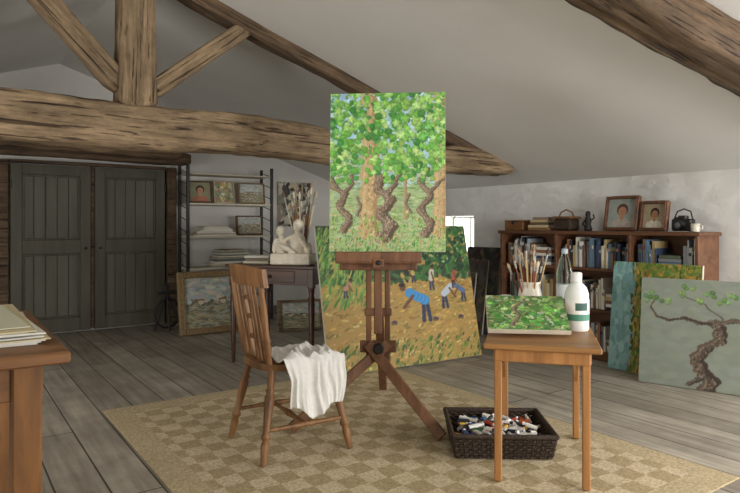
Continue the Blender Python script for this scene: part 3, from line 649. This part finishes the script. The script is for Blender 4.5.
q.turned((-.03,0,.05),(-.085,0,.05),[(0,.036),(.3,.036),(.35,.031),(1,.031)],mat=0,seg=20); q.turned((-.084,0,.05),(-.088,0,.05),[(0,.024),(1,.01)],mat=1,col=L3('#5a6468'),seg=20)
q.cyl((0,.05,.095),(0,.05,.108),.012); q.tube([(0,-.07,.08),(-.05,-.07,.05),(-.06,-.06,.01),(-.02,-.06,.006)],.005); q.tube([(0,-.07,.09),(.01,-.05,.15),(.01,0,.17),(.01,.05,.15),(0,.07,.09)],.005); shelf_item(q,4.5,2.375)
q=B('white_mug',[m_cream]); q.lathe((0,0,0),[(0,0),(.026,0),(.03,.01),(.031,.06),(.028,.06),(.026,.012),(0,.01)]); q.tube([(0,-.03,.05),(0,-.048,.045),(0,-.05,.025),(0,-.03,.015)],.004); shelf_item(q,4.43,2.25)

for i,(a,hh,c_) in enumerate(((4.44,.88,'#3a3a38'),(4.52,.75,'#4a4238'),(4.60,.62,'#2f3436'))):
    picture('stacked_canvas',.42-.05*i,hh,img_rand([c_,'#4f564a','#2c2622','#5f5040'],40,50,80,.1,c_),W(4.42-.05*i,a,0),rad(-55+8),rad(9),.02)
# ---------------- shelving rack on back wall
r=B('shelving_rack',[m_dark,m_shelfw])
for b_ in (2.17,3.16):
    for a in (6.52,6.80): r.box((b_,a,.88),(.03,.03,1.76),bev=.003)
    for z in np.arange(.1,1.75,.13): r.bar((b_,6.52,z),(b_,6.80,z+.06),.008,.008)
for z in (.28,.62,.97,1.33,1.66): r.box((2.665,6.66,z),(.96,.30,.022 if z<1.5 else .015),mat=1)
r.done(rz=R35)
picture('portrait_picture',.24,.22,img_portrait('#8a8a6a','#b88a68','#3a2a20','#b0705a'),W(2.34,6.60,1.342),R35,rad(8),.012,.012,m_shelf)
picture('flower_painting',.22,.24,img_rand(['#c8a850','#b87a5c','#6f8a5c','#d8d0c0','#9aaa7c'],60,50,160,.07),W(2.62,6.62,1.342),R35,rad(8),.012,.01,m_shelfw)
picture('landscape_painting',.30,.22,img_landscape(),W(2.95,6.60,1.342),R35,rad(8),.012,.012,m_gold)
picture('landscape_painting',.30,.2,img_landscape(),W(2.95,6.66,.982),R35,rad(8),.012,.012,m_shelf)
q=B('paper_stack',[m_paper])
for i in range(9): q.box((random.uniform(-.02,.02),random.uniform(-.01,.01),.006+i*.012),(.5-.03*i,.24,.011),rot=(0,0,random.uniform(-.06,.06)),col=L3(random.choice(['#e0dccf','#d4d0c4','#c0b49a','#a08a68'])),bev=0)
q.done(loc=W(2.5,6.66,.982),rz=R35)
q=B('paper_stack',[m_paper])
for i in range(16): q.box((random.uniform(-.03,.03),random.uniform(-.01,.01),.006+i*.012),(.5-.015*i,.22,.011),rot=(0,0,random.uniform(-.08,.08)),col=L3(random.choice(['#cfc8b4','#a89c84','#8a7a64','#6a7478','#e0dccf'])),bev=0)
q.done(loc=W(2.7,6.66,.632),rz=R35)
q=B('box_files',[m_paper])
for i in range(7): q.box((-.3+i*.09,0,.11),(.08,.2,.22-.02*(i%3)),col=L3(random.choice(['#6a5a48','#8a8074','#3f4a52','#a89878'])),bev=.003)
q.done(loc=W(2.7,6.68,.292),rz=R35)
picture('noticeboard_collage',.46,.56,img_rand(['#8a8474','#b8b09a','#4a4a44','#6f7a6c','#c9c4b4','#3a342c'],60,70,120,.12),W(3.66,6.885,1.08),R35,0,.015)
picture('framed_landscape',.66,.50,img_landscape(),(-1.55,6.24,0),rad(35),rad(10),.02,.065,m_gold)
picture('framed_print',.42,.26,img_landscape(),(-.72,6.35,0),rad(20),rad(10),.015,.03,m_beam)
q=B('folded_music_stand',[m_dark])
for i in range(14):
    a0=2*math.pi*i/14; a1=2*math.pi*(i+1)/14; q.cyl((.13*math.cos(a0),.02,.17+.15*math.sin(a0)),(.13*math.cos(a1),.02,.17+.15*math.sin(a1)),.012,seg=8)
q.bar((-.14,0,.0),(.03,.05,.48),.02,.02); q.bar((.14,0,0),(-.03,.05,.48),.02,.02); q.bar((0,-.08,0),(0,.06,.5),.018,.018); q.box((0,.03,.38),(.2,.02,.03)); q.done(loc=(-2.10,6.35,.01),rz=R35)

# ---------------- foreground work table (room frame)
k=B('work_table',[m_bench,m_benchl]); 
k.box((-.36,2.335,.737),(1.30,.98,.034),bev=.006); k.box((-.36,1.93,.669),(1.16,.028,.10)); k.box((-.36,2.74,.669),(1.16,.028,.10))
for x in (.22,-.94): k.box((x,2.335,.669),(.028,.78,.10))
for x in (.19,-.92):
    for y in (1.94,2.73): k.box((x,y,.36),(.074,.074,.72),mat=1,bev=.006); k.box((x,y,.03),(.084,.084,.06),mat=1)
k.done(rz=R35)
q=B('drawing_papers',[m_paper])
for i in range(10): q.box((random.uniform(-.02,.02),random.uniform(-.015,.015),.002+i*.004),(.62,.72,.0035),rot=(0,0,random.uniform(-.06,.06)),col=L3(random.choice(['#e4e2d8','#d6d4ca','#cdbf98','#dcdad0'])),bev=0)
q.box((.03,0,.043),(.5,.62,.003),col=L3('#c9c8b0'),rot=(0,0,.05),bev=0)
q.done(loc=W(-.08,2.36,.755),rz=R35)

# ---------------- lights
def area(name,loc,target,sx_,sy,en,col):
    l=D.lights.new(name,'AREA'); l.shape='RECTANGLE'; l.size=sx_; l.size_y=sy; l.energy=en; l.color=col
    o=D.objects.new(name,l); bpy.context.collection.objects.link(o); o.location=loc; o.rotation_euler=(Vector(target)-Vector(loc)).to_track_quat('-Z','Y').to_euler(); return o
area('fill_light_front',W(2.6,-1.9,1.2),W(2.3,3,.55),2.0,1.1,120,(1,.98,.95))  # added area lamp just inside the closed front wall; no window is built there
area('fill_light_left',W(-2.6,2.6,1.05),W(1.5,3.3,.3),1.6,.9,72,(1,.975,.93))  # extra area lamp beside the left wall, which has no opening
area('fill_light_right',W(4.62,.2,1.05),W(0,3.2,.5),1.2,.7,72,(1,.99,.97))  # unseen lamp added against a solid stretch of the right wall
wd=D.worlds.new('World'); bpy.context.scene.world=wd; wd.use_nodes=True
bg=wd.node_tree.nodes['Background']; bg.inputs[0].default_value=(.92,.96,.92,1); bg.inputs[1].default_value=6
cam=D.cameras.new('Camera'); co=D.objects.new('Camera',cam); bpy.context.collection.objects.link(co)
co.location=(0,0,1.1); co.rotation_euler=(math.pi/2,0,0); cam.sensor_width=36; cam.lens=611/740*36; cam.shift_y=-21.5/740; cam.clip_start=.05
bpy.context.scene.camera=co
bpy.context.scene.view_settings.view_transform='Standard'
